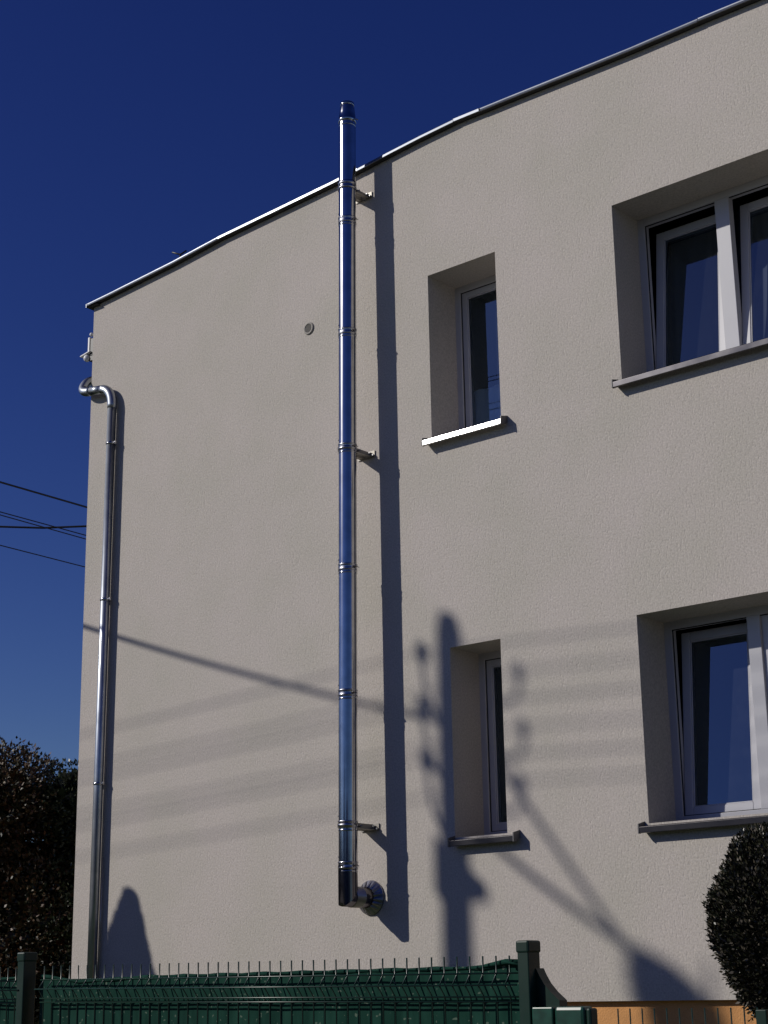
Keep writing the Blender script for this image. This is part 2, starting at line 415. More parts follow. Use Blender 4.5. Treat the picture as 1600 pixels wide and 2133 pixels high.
def sill(win, x0, x1, z, m, tilt=.0):
    mb = MB(); yf = -.075
    dz = .036; dy = dz*math.tan(tilt)
    prof = [(.345, z+.052), (yf+.004, z-.002), (yf-.0, z-.006), (yf-dy, z-.006-dz), (yf+.014, z-.008-dz), (yf+.014, z-.012), (.345, z+.046)]
    mb.prism(prof, 'x', x0, x1); mb.build("sill", m, win, bevel=.0012)
    for a, b in ((x0-.006, x0+.001), (x1-.001, x1+.006)):
        MB().prism([(.0, z+.034), (yf-.002, z+.014), (yf-.004-dy, z-.046), (yf+.018, z-.046), (0, z-.020)], 'x', a, b).build("sill_end_cap", M_CAPEND, win)
def window(key, lab, fw=.055, tilt=(0,), mull=None, sx=(.03, .05), sm=M_SILL, stilt=0, wb=None):
    x0, x1, z0, z1 = WIN[key]; win = MB()
    e = .006; frame_ring(win, x0-e, x1+e, z0-e, z1+e, fw+e, FY0, FY1, (wb or fw)+e)
    # step of the frame towards the glass
    win = win.build("window", M_PVC, bld, bevel=.003, label=lab)
    gk = MB(); frame_ring(gk, x0+fw, x1-fw, z0+(wb or fw), z1-fw, .006, .345, .352); gk.build("gasket", M_GASK, win)
    spans = [(x0+fw, x1-fw)]
    if mull:
        c, hw = mull
        MB().box((c-hw, FY0-.002, z0+(wb or fw)), (c+hw, FY1, z1-fw)).build("mullion", M_PVC, win, bevel=.003)
        spans = [(x0+fw, c-hw), (c+hw, x1-fw)]
    for (a, b), t in zip(spans, tilt):
        sash(win, a-.012 if t == 0 else a+.002, b+.012 if t == 0 else b-.002, z0+(wb or fw)-.008, z1-fw+(.012 if t == 0 else -.004), t, gm_=M_GLASS2 if key == 'BL' else M_GLASS)
    if wb:  # drainage caps in the foot of the frame
        for xx in (x0+.28, x0+.72):
            MB().box((xx-.016, FY0-.004, z0+.022), (xx+.016, FY0+.002, z0+.030)).build("drain_cap", M_GASK, win)
    sill(win, x0-sx[0], x1+sx[1], z0-.020, sm, stilt)
    return win
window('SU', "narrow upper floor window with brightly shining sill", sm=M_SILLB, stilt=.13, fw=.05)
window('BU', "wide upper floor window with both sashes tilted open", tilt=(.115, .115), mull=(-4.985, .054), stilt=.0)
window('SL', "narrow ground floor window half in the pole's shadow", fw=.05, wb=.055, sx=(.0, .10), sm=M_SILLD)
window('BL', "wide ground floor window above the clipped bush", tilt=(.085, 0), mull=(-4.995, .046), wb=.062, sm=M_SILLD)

def curtain(lab, x0, x1, z0, z1, y, m, folds, amp, grp=None, top=0, lean=0):
    mb = MB(); n = 90; random.seed(int(abs(x0*100))); ph = random.random()*6
    def P(i, z, t):
        x = x0 + (x1-x0)*i/n
        yy = y + lean*t + amp*(.6+.4*t)*math.sin(folds*x*6.28+ph+.6*math.sin(x*7)) + amp*.4*math.sin(folds*2.3*x*6.28+1.3*t)
        return (x, yy, z + (top*math.sin(x*40)*(t)))
    rows = 8
    base = 0
    for k in range(rows+1):
        t = k/rows
        for i in range(n+1): mb.v.append(P(i, z0+(z1-z0)*t, t))
    for k in range(rows):
        for i in range(n):
            a = k*(n+1)+i; mb.f.append((a, a+1, a+n+2, a+n+1)); mb.sm.append(True)
    o = mb.build("curtain", m); tag(o, lab, "curtain", grp); return o
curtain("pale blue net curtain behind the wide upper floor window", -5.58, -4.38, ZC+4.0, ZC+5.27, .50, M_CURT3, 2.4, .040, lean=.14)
curtain("net curtain in a dark shade tone behind the wide ground floor window", -5.58, -4.38, ZC+1.02, ZC+2.33, .47, M_CURT, 1.5, .014, lean=.12)
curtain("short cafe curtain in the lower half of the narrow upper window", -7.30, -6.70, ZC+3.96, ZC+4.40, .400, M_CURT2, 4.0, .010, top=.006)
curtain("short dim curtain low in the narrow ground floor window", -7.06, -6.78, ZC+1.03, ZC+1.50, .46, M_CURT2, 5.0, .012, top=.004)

# ---------------------------------------------------------------- steel flue
flue = thing("flue_pipe", "tall polished stainless steel flue pipe running up the wall past the roof edge", "flue", (-7.95, -.25, ZC+.6))
FX0, FX1 = -7.985, -7.955       # axis x at foot and head
FZ0, FZ1 = ZC+.66, ZC+6.885
FYb, FYt = -.250, -.200         # the pipe leans a little towards the wall
def fax(z):
    t = (z-FZ0)/(FZ1-FZ0); return Vector((FX0+(FX1-FX0)*t, FYb+(FYt-FYb)*t, z))
FR = .068
joints = [ZC+z for z in (.865, 1.150, 2.090, 3.030, 3.968, 4.905, 5.850)]
fdir = (fax(FZ1)-fax(FZ0)).normalized()
def seg_pipe(z0, z1, r0_, r1_, name, m, extra=None):
    """one flue element with a rolled bead at its head"""
    h = (z1-z0)/fdir.z
    prof = extra or [(r0_, 0), (r0_, h*.33), (r0_, h*.66), (r0_, h-.05), (r0_, h-.05), (r0_+.0025, h-.045), (r0_+.0025, h-.040), (r0_, h-.035), (r0_, h-.035), (r1_, h)]
    return MB().lathe(prof, fax(z0), fdir).build(name, m, flue)
zs = [FZ0+.0] + joints + [FZ1-.16]
for a, b in zip(zs, zs[1:]): seg_pipe(a+.001, b, FR, FR, "pipe_section", M_STEEL)
for k, z in enumerate(joints):
    bh = .052
    prof = [(FR+.0005, -.002), (FR+.004, 0), (FR+.004, .010), (FR+.004, .010), (FR+.0025, .013), (FR+.0025, bh-.013), (FR+.004, bh-.010), (FR+.004, bh-.010), (FR+.0055, bh-.002), (FR+.0005, bh)]
    bd = MB().lathe(prof, fax(z-.026), fdir).build("locking_band", M_BAND, flue)
    c = fax(z); lk = MB()
    ang = R(-8 + 7*math.sin(k*2.3)); d = Vector((math.cos(ang), math.sin(ang), 0)); s = Vector((-d.y, d.x, 0))
    lk.tube([c+d*(FR+.002)-s*.012, c+d*(FR+.016)-s*.010, c+d*(FR+.016)+s*.012, c+d*(FR+.002)+s*.014], .0045, 8)
    lk.tube([c+d*(FR+.012)+s*.012, c+d*(FR+.030)+s*.018+Vector((0, 0, -.010))], .003, 6)
    lk.build("clip", M_BRK, bd)
    # embossed arrow of the joint
    MB().tube([c+Vector((-.052, -.046, .058)), c+Vector((-.040, -.057, .060))], .0025, 6).build("embossed_mark", M_BAND, bd)
# storm band below the head, slight bulge, and the tapered mouth
hz = FZ1-.16
seg_pipe(hz, hz+.1, FR, FR, "terminal_cone", M_STEEL,
         [(FR+.0005, -.014), (FR+.005, -.010), (FR+.005, .012), (FR+.005, .012), (FR+.001, .016), (FR-.004, .075), (FR-.010, .125), (FR-.014, .140), (FR-.014, .140),
          (FR-.011, .142), (FR-.011, .165), (FR-.016, .165), (FR-.016, .10), (0, .10)])
c = fax(hz); MB().tube([c+Vector((FR, .0, 0)), c+Vector((FR+.022, .004, -.002)), c+Vector((FR+.036, .012, -.012))], .005, 8).build("clip", M_BRK, flue)
zb = ZC+6.17
MB().lathe([(FR+.0005, -.016), (FR+.005, -.013), (FR+.005, .013), (FR+.0005, .016)], fax(zb), fdir).build("wall_band", M_BAND, flue)
# elbow: short stub, mitred bend with pressed gills, horizontal run into the wall
ax = fax(FZ0); cz = ZC+.650
eb = MB(); N = 48; R3 = []
er = FR+.0012
for kind_ in range(5):
    ring = []
    for k in range(N):
        a_ = 2*math.pi*k/N; ca, cb = er*math.cos(a_), er*math.sin(a_)
        if kind_ == 0: ring.append((ax.x+ca, ax.y+cb, cz+.215))
        elif kind_ == 1: ring.append((ax.x+ca, ax.y+cb, cz+max(cb, -er*.80)+.012))
        elif kind_ == 2: ring.append((ax.x+ca, ax.y+max(cb, -er*.90), cz+max(cb, -er*.90)))
        elif kind_ == 3: ring.append((ax.x+ca, ax.y+cb+.012, cz+cb))
        else: ring.append((ax.x+ca, -.003, cz+cb))
    R3.append(ring)
base = 0
for rg in R3: eb.v += rg
for i in range(4):
    for k in range(N):
        k2 = (k+1) % N; eb.f.append((i*N+k, i*N+k2, (i+1)*N+k2, (i+1)*N+k)); eb.sm.append(i in (0, 3))
eb.build("elbow", M_DST, flue)
gl = MB()
for k in range(9):
    y = ax.y + .030 + k*.0105
    gl.lathe([(FR, -.004), (FR+.006, -.002), (FR+.006, .002), (FR, .004)], (ax.x, y, cz), (0, 1, 0), 40)
gl.build("pressed_ribs", M_BAND, flue)
# wall rosette: shallow fluted cone
rs = MB(); N = 32
for k in range(N):
    for j in range(2): pass
ring_in = []; ring_out = []
for k in range(N):
    a = 2*math.pi*k/N; q = 1 + (.22 if k % 2 else 0)
    ring_in.append((ax.x + (FR+.004)*math.cos(a), -.052*q, cz + (FR+.004)*math.sin(a)))
    ring_out.append((ax.x + .122*math.cos(a), -.012*q, cz + .122*math.sin(a)))
ring_e = [(x, -.002, z) for x, y, z in ring_out]
for k in range(N):
    k2 = (k+1) % N
    rs.quad([ring_in[k], ring_in[k2], ring_out[k2], ring_out[k]]); rs.quad([ring_out[k], ring_out[k2], ring_e[k2], ring_e[k]])
rs.build("wall_rosette", M_ROS, flue)
for a in (R(250), R(330)):
    MB().lathe([(0, -.006), (.006, -.004), (.008, 0)], (ax.x+.105*math.cos(a), -.022, cz+.105*math.sin(a)), (0, 1, 0), 12).build("screw", M_BAND, flue)
# wall brackets
for z in (ZC+6.13, ZC+3.955, ZC+1.142):
    c = fax(z); b = MB()
    b.prism([(c.x-.055, c.y+FR-.02), (c.x-.030, c.y+FR-.006), (c.x-.02, -.004), (c.x-.055, -.004), (c.x-.080, -.004), (c.x-.080, -.0105), (c.x-.065, -.012)], 'z', z-.020, z-.016)
    b.prism([(c.x+.055, c.y+FR-.02), (c.x+.030, c.y+FR-.006), (c.x+.02, -.004), (c.x+.080, -.004), (c.x+.080, -.0105), (c.x+.065, -.012)], 'z', z-.020, z-.016)
    b.box((c.x-.085, -.010, z-.026), (c.x+.085, -.002, z+.026))
    b.box((c.x+.024, c.y+FR-.012, z-.022), (c.x+.030, -.008, z+.022)); b.box((c.x-.030, c.y+FR-.012, z-.022), (c.x-.024, -.008, z+.022))
    br = b.build("wall_bracket", M_BRK, flue)
    MB().lathe([(FR+.0045, -.013), (FR+.0075, -.012), (FR+.0075, .012), (FR+.0045, .013)], fax(z), fdir).build("clamp_ring", M_BAND, br)
    for p0_, p1_, r_ in (((c.x+.055, -.012, z+.006), (c.x+.055, -.040, z+.006), .006), ((c.x+.03, c.y+.075, z), (c.x+.062, c.y+.078, z), .007), ((c.x+.075, -.012, z-.012), (c.x+.075, -.026, z-.012), .008)):
        MB().tube([p0_, p1_], r_, 8).build("bolt", M_BAND, br)

# ---------------------------------------------------------------- rainwater pipe
dp = thing("downpipe", "zinc rainwater downpipe coming round the left corner with a swan neck", "downpipe", (-10.95, -.055, ZC))
DR = .040
def arc(p0, p1, p2, n=8):
    p0, p1, p2 = Vector(p0), Vector(p1), Vector(p2)
    return [(1-t)**2*p0 + 2*t*(1-t)*p1 + t*t*p2 for t in [i/n for i in range(n+1)]]
zz = ZC
foot, head = Vector((-10.975, -.056, .05)), Vector((-10.925, -.056, zz+5.06))
path = [foot, foot.lerp(head, .5), head]
MB().tube(path, DR, 24).build("pipe", M_GALV, dp)
MB().tube(arc((-10.925, -.056, zz+5.05), (-10.920, -.056, zz+5.235), (-11.06, -.064, zz+5.262), 10), DR+.002, 24).build("elbow", M_GALV, dp)
MB().tube([(-11.05, -.064, zz+5.261), (-11.205, -.076, zz+5.278)], DR, 24).build("pipe", M_GALV, dp)
sw = arc((-11.20, -.076, zz+5.277), (-11.33, -.085, zz+5.285), (-11.345, -.045, zz+5.36), 8) + arc((-11.345, -.045, zz+5.36), (-11.36, .0, zz+5.44), (-11.34, .07, zz+5.455), 6)[1:] + [Vector((-11.33, .2, zz+5.46)), Vector((-11.27, .32, zz+5.46))]
MB().tube(sw, DR+.002, 24).build("swan_neck", M_GALV, dp)
for z in (4.72, 3.30, 1.72):
    t = (zz+z-foot.z)/(head.z-foot.z); c = foot.lerp(head, t)
    b = MB().lathe([(DR, -.012), (DR+.0035, -.011), (DR+.0035, .011), (DR, .012)], c, (0, 0, 1), 24)
    b.box((c.x+DR, c.y-.004, c.z-.012), (c.x+DR+.022, c.y+.010, c.z+.012))
    b.tube([c+Vector((DR+.013, -.014, 0)), c+Vector((DR+.013, .020, 0))], .0045, 8)
    b.tube([c+Vector((0, .03, 0)), c+Vector((0, .056, 0))], .006, 8)
    b.build("pipe_clamp", M_BAND, dp)
MB().tube([foot+Vector((DR+.018, .03, 1.6)), foot.lerp(head, .35)+Vector((DR+.016, .032, .35))], .0035, 8).build("wire", M_BAND, dp)  # thin bright rod standing in for a line of reflected light

# round vent
vt = thing("wall_vent", "small round vent grille set in the wall left of the flue", "vent", (-8.57, -.01, ZC+5.175))
MB().lathe([(.036, -.002), (.036, -.010), (.046, -.012), (.052, -.008), (.053, .002)], (-8.57, 0, ZC+5.175), (0, 1, 0), 32).build("vent_ring", simple("vent_ring_grey", (.30, .28, .25), .7), vt)
b = MB()
for k in range(6):
    x = -.030+k*.012; h = math.sqrt(max(.0, .036**2-x*x)); b.box((-8.57+x-.0028, -.008, ZC+5.175-h), (-8.57+x+.0028, -.001, ZC+5.175+h))
b.build("vent_slats", simple("vent_slat_grey", (.20, .19, .17), .7), vt)
MB().lathe([(0, -.003), (.037, -.003)], (-8.57, 0, ZC+5.175), (0, 1, 0), 32).build("vent_back", M_BLK, vt)

# corner lamp / sensor on the side wall
lm = thing("security_lamp", "small white security lamp with hooded sensor on the side wall below the roof", "lamp", (-11.30, .12, ZC+5.8))
bx_ = -11.29; ly = .035
MB().box((bx_-.100, ly-.014, ZC+5.715), (bx_-.076, ly+.05, ZC+5.880)).build("lamp_body", M_WHT, lm, bevel=.004)
MB().box((bx_-.076, ly-.006, ZC+5.70), (bx_+.002, ly+.044, ZC+5.86)).build("mount_box", M_BLK, lm)
MB().lathe([(0, .02), (.012, .016), (.018, 0), (.012, -.014), (0, -.018)], (bx_-.070, ly, ZC+5.905), (0, 0, 1), 16).build("knuckle", M_WHT, lm)
Mh = Matrix.Translation((bx_-.115, ly, ZC+5.722)) @ Matrix.Rotation(R(-9), 4, 'Y')
MB().xbox(Mh, (-.075, -.03, -.006), (.060, .045, .006)).build("hood", M_WHT, lm, bevel=.003)
MB().lathe([(0, .03), (.022, .024), (.034, .0), (.030, -.022), (.014, -.036), (0, -.038)], (bx_-.118, ly-.002, ZC+5.688), (0, 0, 1), 24).build("sensor_dome", M_WHT, lm)
MB().box((bx_-.095, ly, ZC+5.650), (bx_+.002, ly+.06, ZC+5.715)).build("mount_arm", M_BLK, lm)

# little aerial above the roof edge
an = thing("roof_aerial", "tiny dark aerial tip just above the left part of the roof edge", "aerial", (-10.62, .45, ZC+6.2))
MB().tube([(-10.62, .45, ZC+6.15), (-10.62, .45, ZC+6.63)], .010, 8).build("mast", M_BLK, an)
MB().tube([(-10.69, .41, ZC+6.655), (-10.62, .45, ZC+6.625), (-10.57, .48, ZC+6.66)], .008, 6).build("crossbar", M_BLK, an)

# ---------------------------------------------------------------- street fence
FY = -5.03
fn = thing("mesh_fence", "dark green welded mesh fence with folded wires and two box posts", "fence", (-4.2, FY, .12))
def mesh_panel(x0, x1, ztop, name, parent, y, pitch=.05, slope=0, prong=.045, zlow=.15, phase=0):
    mb = MB(); n = int((x1-x0)/pitch)
    zt0 = ztop - prong
    folds = [zt0-.006, zt0-.95]
    for i in range(n+1):
        x = x0 + phase + i*pitch
        if x > x1: break
        dz = slope*(x-x0)
        pts = [(x, y, ztop+dz)]
        for zf in folds:
            if zf-.10 < zlow: continue
            pts += [(x, y, zf+dz), (x, y-.027, zf-.034+dz), (x, y, zf-.068+dz)]
        pts.append((x, y, zlow+dz)); mb.tube(pts, .0026, 6)
    for zf in folds:
        if zf-.10 < zlow: continue
        for dz2, dy in ((.0, .0), (-.034, -.027), (-.068, .0), (-.082, -.0)):
            mb.tube([(x0-.03, y+dy-.0045, zf+dz2), (x1+.03, y+dy-.0045, zf+dz2+slope*(x1-x0))], .0029, 6)
    for z in (zt0-.28, zt0-.48, zt0-.68, zlow+.05): mb.tube([(x0-.03, y-.0045, z), (x1+.03, y-.0045, z+slope*(x1-x0))], .0026, 6)
    return mb.build(name, M_GRND, parent)
PZ = ZC + .106
mesh_panel(-5.262, -3.06, PZ+.012, "mesh_panel", fn, FY, slope=-.008, phase=-.064+.05)
mesh_panel(-7.90, -5.42, PZ+.030, "mesh_panel", fn, FY, slope=-.008)
def post(x, top, fnp):
    MB().box((x-.020, FY-.030, 0), (x+.020, FY+.030, top-.02)).build("post", M_GRN, fnp, bevel=.003)
    c_ = MB().box((x-.0235, FY-.0335, top-.036), (x+.0235, FY+.0335, top)).build("post_cap", M_GRN, fnp, bevel=.006)
post(-3.005, ZC+.142, fn); post(-5.385, ZC+.172, fn)

# privacy screening tied behind the mesh
def screen(x0, x1, z_top_fn, y, lab):
    mb = MB(); nx = 120; nz = 26
    for j in range(nz+1):
        t = j/nz
        for i in range(nx+1):
            x = x0+(x1-x0)*i/nx; zt = z_top_fn(x)
            z = zt*(1-t) + .25*t
            w = .003*math.sin(x*9+2*t)+.002*math.sin(x*23+t*5)+.002*math.sin(x*51)*(1-t) + .006*math.sin(t*9+x)*t
            mb.v.append((x, y+w*(.3+.7*t)+.004, z + .003*math.sin(x*31)*(1-t)))
    for j in range(nz):
        for i in range(nx):
            a = j*(nx+1)+i; mb.f.append((a, a+nx+1, a+nx+2, a+1)); mb.sm.append(True)
    # rolled hem
    mb.tube([(x0+(x1-x0)*i/40, y+.004, z_top_fn(x0+(x1-x0)*i/40)) for i in range(41)], [.006+.002*math.sin(i*1.9) for i in range(41)], 8)
    o = mb.build("privacy_screen", M_SCR); tag(o, lab, "screen", "green screening behind the mesh fence"); return o
def scr_mat():
    m, n, l, p = mat("woven_green_screen")
    tc = n.new("ShaderNodeTexCoord"); mp = n.new("ShaderNodeMapping"); mp.inputs['Scale'].default_value = (22, 22, 5)
    nz = n.new("ShaderNodeTexNoise"); nz.inputs['Scale'].default_value = 1; nz.inputs['Detail'].default_value = 4
    l.new(tc.outputs['Object'], mp.inputs[0]); l.new(mp.outputs[0], nz.inputs['Vector'])
    cr = n.new("ShaderNodeValToRGB"); e = cr.color_ramp.elements
    e[0].position = .35; e[0].color = (.006, .032, .023, 1); e[1].position = .68; e[1].color = (.013, .054, .039, 1)
    l.new(nz.outputs[0], cr.inputs[0])
    n2 = n.new("ShaderNodeTexNoise"); n2.inputs['Scale'].default_value = 80; n2.inputs['Detail'].default_value = 0
    l.new(tc.outputs['Object'], n2.inputs['Vector'])
    c2 = n.new("ShaderNodeValToRGB"); e = c2.color_ramp.elements; e[0].position = .74; e[0].color = (0, 0, 0, 1); e[1].position = .80; e[1].color = (1, 1, 1, 1)
    l.new(n2.outputs[0], c2.inputs[0])
    mx = n.new("ShaderNodeMix"); mx.data_type = 'RGBA'; l.new(c2.outputs[0], mx.inputs[0]); l.new(cr.outputs[0], mx.inputs[6]); mx.inputs[7].default_value = (.09, .13, .10, 1)
    l.new(mx.outputs[2], p.inputs['Base Color']); p.inputs['Roughness'].default_value = .9; p.inputs['Specular IOR Level'].default_value = .08
    b = n.new("ShaderNodeBump"); b.inputs['Strength'].default_value = .4; b.inputs['Distance'].default_value = .004
    l.new(nz.outputs[0], b.inputs['Height']); l.new(b.outputs[0], p.inputs['Normal'])
    return m
M_SCR = scr_mat()
def ztop1(x):
    z = ZC+.068
    if x < -4.75: z -= .010*min(1, (-4.75-x)/.3)
    if x < -5.1: z += .022*(-5.1-x)/.2
    if x > -3.17: z += .008*min(1, (x+3.17)/.08)
    return z
screen(-5.33, -3.03, ztop1, FY+.022, "dark green woven privacy screen behind the fence panel between the two posts")
screen(-7.9, -5.42, lambda x: ZC+.062+.03*(x+6.0)*(1 if x > -6 else 0), FY+.022, "dark green woven privacy screen left of the left fence post")
hb = MB().tube([(-3.22, FY+.02, ZC+.068), (-3.16, FY+.018, ZC+.076), (-3.10, FY+.016, ZC+.083), (-3.04, FY+.012, ZC+.082)], [.003, .006, .009, .007], 10)
hb.tube([(-3.10, FY-.006, ZC+.086), (-3.03, FY-.01, ZC+.072)], .004, 6)
tag(hb.build("screen_roll", M_SCR), "crumpled end of green screening knotted at the right post", "knot")

# gate: raked wing on the post and steel lock case, lower bar fence beyond
gt = thing("garden_gate", "dark green steel gate with raked wing and speckled lock case beside the right post", "gate", (-2.9, FY, 0))
wing = [(-2.984, ZC-.40), (-2.984, ZC+.062), (-2.972, ZC+.040), (-2.958, ZC+.018), (-2.935, ZC-.006), (-2.905, ZC-.030), (-2.900, ZC-.40)]
MB().prism(wing, 'y', FY+.005, FY+.045).build("gate_wing", M_GRN, gt)
M_SPK = simple("speckled_green_paint", (.008, .050, .034), .35, vary=.3, vscale=30)
MB().box((-2.980, FY-.030, .75), (-2.906, FY+.030, ZC-.048)).build("lock_case", M_SPK, gt, bevel=.004)
MB().box((-2.903, FY-.028, .75), (-2.800, FY+.028, ZC-.047)).build("lock_case", M_SPK, gt, bevel=.010)
MB().box((-2.798, FY-.020, .2), (-2.782, FY+.020, ZC-.052)).build("gate_stile", M_GRN, gt, bevel=.006)

gf = thing("garden_fence", "lower green mesh fence with bare wire tips in front of the ochre plinth", "fence", (-2.6, -3.98, 0))
mesh_panel(-3.445, -2.10, ZC-.068, "mesh_panel", gf, -3.98, prong=.14, zlow=.5, phase=.063)
MB().box((-2.830, -4.0, 0), (-2.790, -3.94, ZC-.075)).build("post", M_GRN, gf, bevel=.003)

# ---------------------------------------------------------------- plants
def leaf_quad(mb, p, d, up, L, W, fold=.0):
    s = d.cross(up)
    if s.length < 1e-4: s = Vector((1, 0, 0))
    s.normalize(); p = Vector(p)
    n = len(mb.v)
    mb.v += [tuple(p - s*W*.1), tuple(p + d*L*.45 - s*W*.5), tuple(p + d*L), tuple(p + d*L*.45 + s*W*.5)]
    mb.f.append((n, n+1, n+2, n+3)); mb.sm.append(False)
def rnd():
    while True:
        v = Vector((random.uniform(-1, 1), random.uniform(-1, 1), random.uniform(-1, 1)))
        if .05 < v.length < 1: return v
M_BUSH = leafmat("box_leaves", [(0, (.006, .007, .005)), (.5, (.018, .022, .011)), (.78, (.055, .050, .032)), (1, (.22, .19, .15))], .34)
def bush(cx, cy, cz_, rx, rz):
    t = thing("clipped_bush", "egg shaped dark evergreen bush clipped tight in front of the wall", "bush", (cx, cy, 0))
    random.seed(11); mb = MB(); cx0, cy0 = cx, cy
    def surf(u):
        k = 1 + .05*math.sin(u.x*7+u.z*5)+.045*math.sin(u.y*9-u.z*8) + .03*math.sin(u.x*17+u.y*13+u.z*11)
        w = 1.0 - .10*max(0, -u.z)
        return Vector((cx+u.x*rx*k*w, cy+u.y*rx*k*w, cz_+u.z*rz*(1+.03*math.sin(u.x*11))))
    for i in range(11500):
        u = rnd().normalized(); P = surf(u); C0 = Vector((cx, cy, cz_))
        dep = random.random()**1.4*.16; P = P.lerp(C0, dep)
        d0 = (u*1.0 + Vector((0, 0, .75)) + rnd()*.55).normalized()
        for k in range(5):
            off = rnd()*.012; d = (d0 + rnd()*.75).normalized()
            leaf_quad(mb, P+off+d0*.006*k, d, rnd().normalized(), random.uniform(.013, .025), random.uniform(.007, .012))
    # a few stray shoots
    for i in range(46):
        u = rnd().normalized(); u.z = abs(u.z)*.8 if i % 3 else u.z; P = surf(u); d = (u+Vector((0, 0, .8))+rnd()*.3).normalized(); L = random.uniform(.02, .065)
        mb.tube([P-d*.02, P+d*L], .0012, 4)
        for k in range(12): leaf_quad(mb, P+d*L*k/11, (d+rnd()*.8).normalized(), rnd().normalized(), .018, .008)
    mb.build("foliage", M_BUSH, t)
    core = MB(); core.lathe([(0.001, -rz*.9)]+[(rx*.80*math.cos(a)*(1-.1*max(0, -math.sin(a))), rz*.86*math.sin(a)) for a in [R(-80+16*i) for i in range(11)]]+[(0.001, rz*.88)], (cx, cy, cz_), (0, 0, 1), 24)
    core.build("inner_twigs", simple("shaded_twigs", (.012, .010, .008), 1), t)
    MB().tube([(cx, cy, 0), (cx+.01, cy, cz_)], [.03, .02], 10).build("trunk", M_BARK, t)
bush(-3.350, -2.70, ZC+.235, .298, .415)

def crown_pts(cs, n, seed):
    random.seed(seed); out = []
    tot = sum(r[3]**2 for r in cs)
    for c in cs:
        for i in range(int(n*c[3]**2/tot)):
            u = rnd().normalized(); r = c[3]*(1-random.random()**2*.45)
            out.append((Vector((c[0]+u.x*r, c[1]+u.y*r, c[2]+u.z*r*c[4])), u))
    return out
def leafy_tree(name, lab, cat, base, cs, n, seed, m, L, W, trunk=.1, group=None, core=0):
    t = thing(name, lab, cat, base, group); mb = MB()
    for P, u in crown_pts(cs, n, seed):
        d0 = (u+rnd()*.9).normalized()
        for k in range(4):
            d = (d0+rnd()*.8).normalized(); leaf_quad(mb, P+rnd()*L*1.6, d, rnd().normalized(), L*random.uniform(.7, 1.3), W*random.uniform(.7, 1.2))
    if core:
        for i in range(core):
            c = random.choice(cs); u = rnd()*c[3]*.66
            leaf_quad(mb, Vector((c[0]+u.x, c[1]+u.y, c[2]+u.z*c[4])), rnd().normalized(), rnd().normalized(), L*3.2, W*3.6)
    mb.build("crown", m, t)
    tk = MB(); top = max(c[2] for c in cs)
    tk.tube([base, (base[0]+.05, base[1], base[2]+(top-base[2])*.5), (base[0], base[1]+.05, top)], [trunk, trunk*.7, trunk*.25], 10)
    for c in cs[::2]: tk.tube([(base[0], base[1], base[2]+(c[2]-base[2])*.6), (c[0], c[1], c[2]+c[3]*.4)], [trunk*.4, trunk*.12], 6)
    tk.build("trunk", M_BARK, t)
    return t
M_AUT = leafmat("autumn_leaves", [(0, (.014, .017, .008)), (.40, (.032, .030, .012)), (.72, (.085, .034, .012)), (1, (.13, .10, .055))], .5)
M_DKG = leafmat("dark_green_leaves", [(0, (.009, .014, .008)), (.6, (.026, .042, .018)), (1, (.11, .12, .07))], .42)
leafy_tree("leafy_tree", "dark tree turning rust brown at the left edge, behind the house", "tree", (-18.4, 4.2, 0),
           [(-18.3, 4.2, 3.65, 1.30, .95), (-17.7, 3.9, 3.90, .85, .9), (-18.6, 4.0, 2.0, 1.5, 1), (-17.5, 4.3, 2.2, 1.2, 1), (-17.6, 4.2, .9, 1.1, 1.), (-18.8, 4.4, .8, 1.2, 1)], 20000, 3, M_AUT, .060, .034, core=6000)
leafy_tree("evergreen_shrub", "tall dark green shrub standing against the left house corner", "shrub", (-16.6, 5.0, 0),
           [(-16.4, 5.0, 3.65, .80, 1), (-17.0, 4.6, 3.95, .55, 1), (-15.8, 5.3, 3.1, .9, 1), (-16.8, 4.9, 2.3, 1.15, 1), (-15.9, 5.2, 1.7, 1.1, 1), (-16.8, 4.8, .9, 1.2, 1), (-15.8, 5.2, .6, 1.0, 1), (-15.3, 5.4, 1.9, .9, 1), (-15.7, 5.3, 2.6, .9, 1), (-15.2, 5.4, .8, .9, 1), (-17.6, 5.0, 1.2, 1.2, 1), (-17.8, 5.0, 2.5, .9, 1), (-17.5, 5.1, 3.2, .75, 1)], 30000, 7, M_DKG, .055, .032, core=13000)

# slim conifer whose tip throws the pointed shadow beside the downpipe
def thuja(x, y, h, r, lab, seed):
    t = thing("columnar_conifer", lab, "conifer", (x, y, 0)); random.seed(seed); mb = MB()
    for i in range(15000):
        k = 1-random.random()**1.4; z = .2 + (h-.2)*k; rr = min(r, .20*(max(0, h-z)/.6)**.95)*(1-.25*random.random()**2)
        a = random.random()*6.283; u = Vector((math.cos(a), math.sin(a), .6)).normalized()
        rr += .05*math.sin(a*5+z*9)*(1-k); P = Vector((x+rr*math.cos(a), y+rr*math.sin(a), z))
        for q in range(3): leaf_quad(mb, P+rnd()*.03, (u+rnd()*.6).normalized(), rnd().normalized(), .06, .032)
    mb.build("crown", M_DKG, t); MB().tube([(x, y, 0), (x, y, h*.97)], [.06, .01], 8).build("trunk", M_BARK, t)
thuja(-13.52, -3.0, ZC+3.20, .56, "slim pointed conifer in the garden left of the fence", 5)

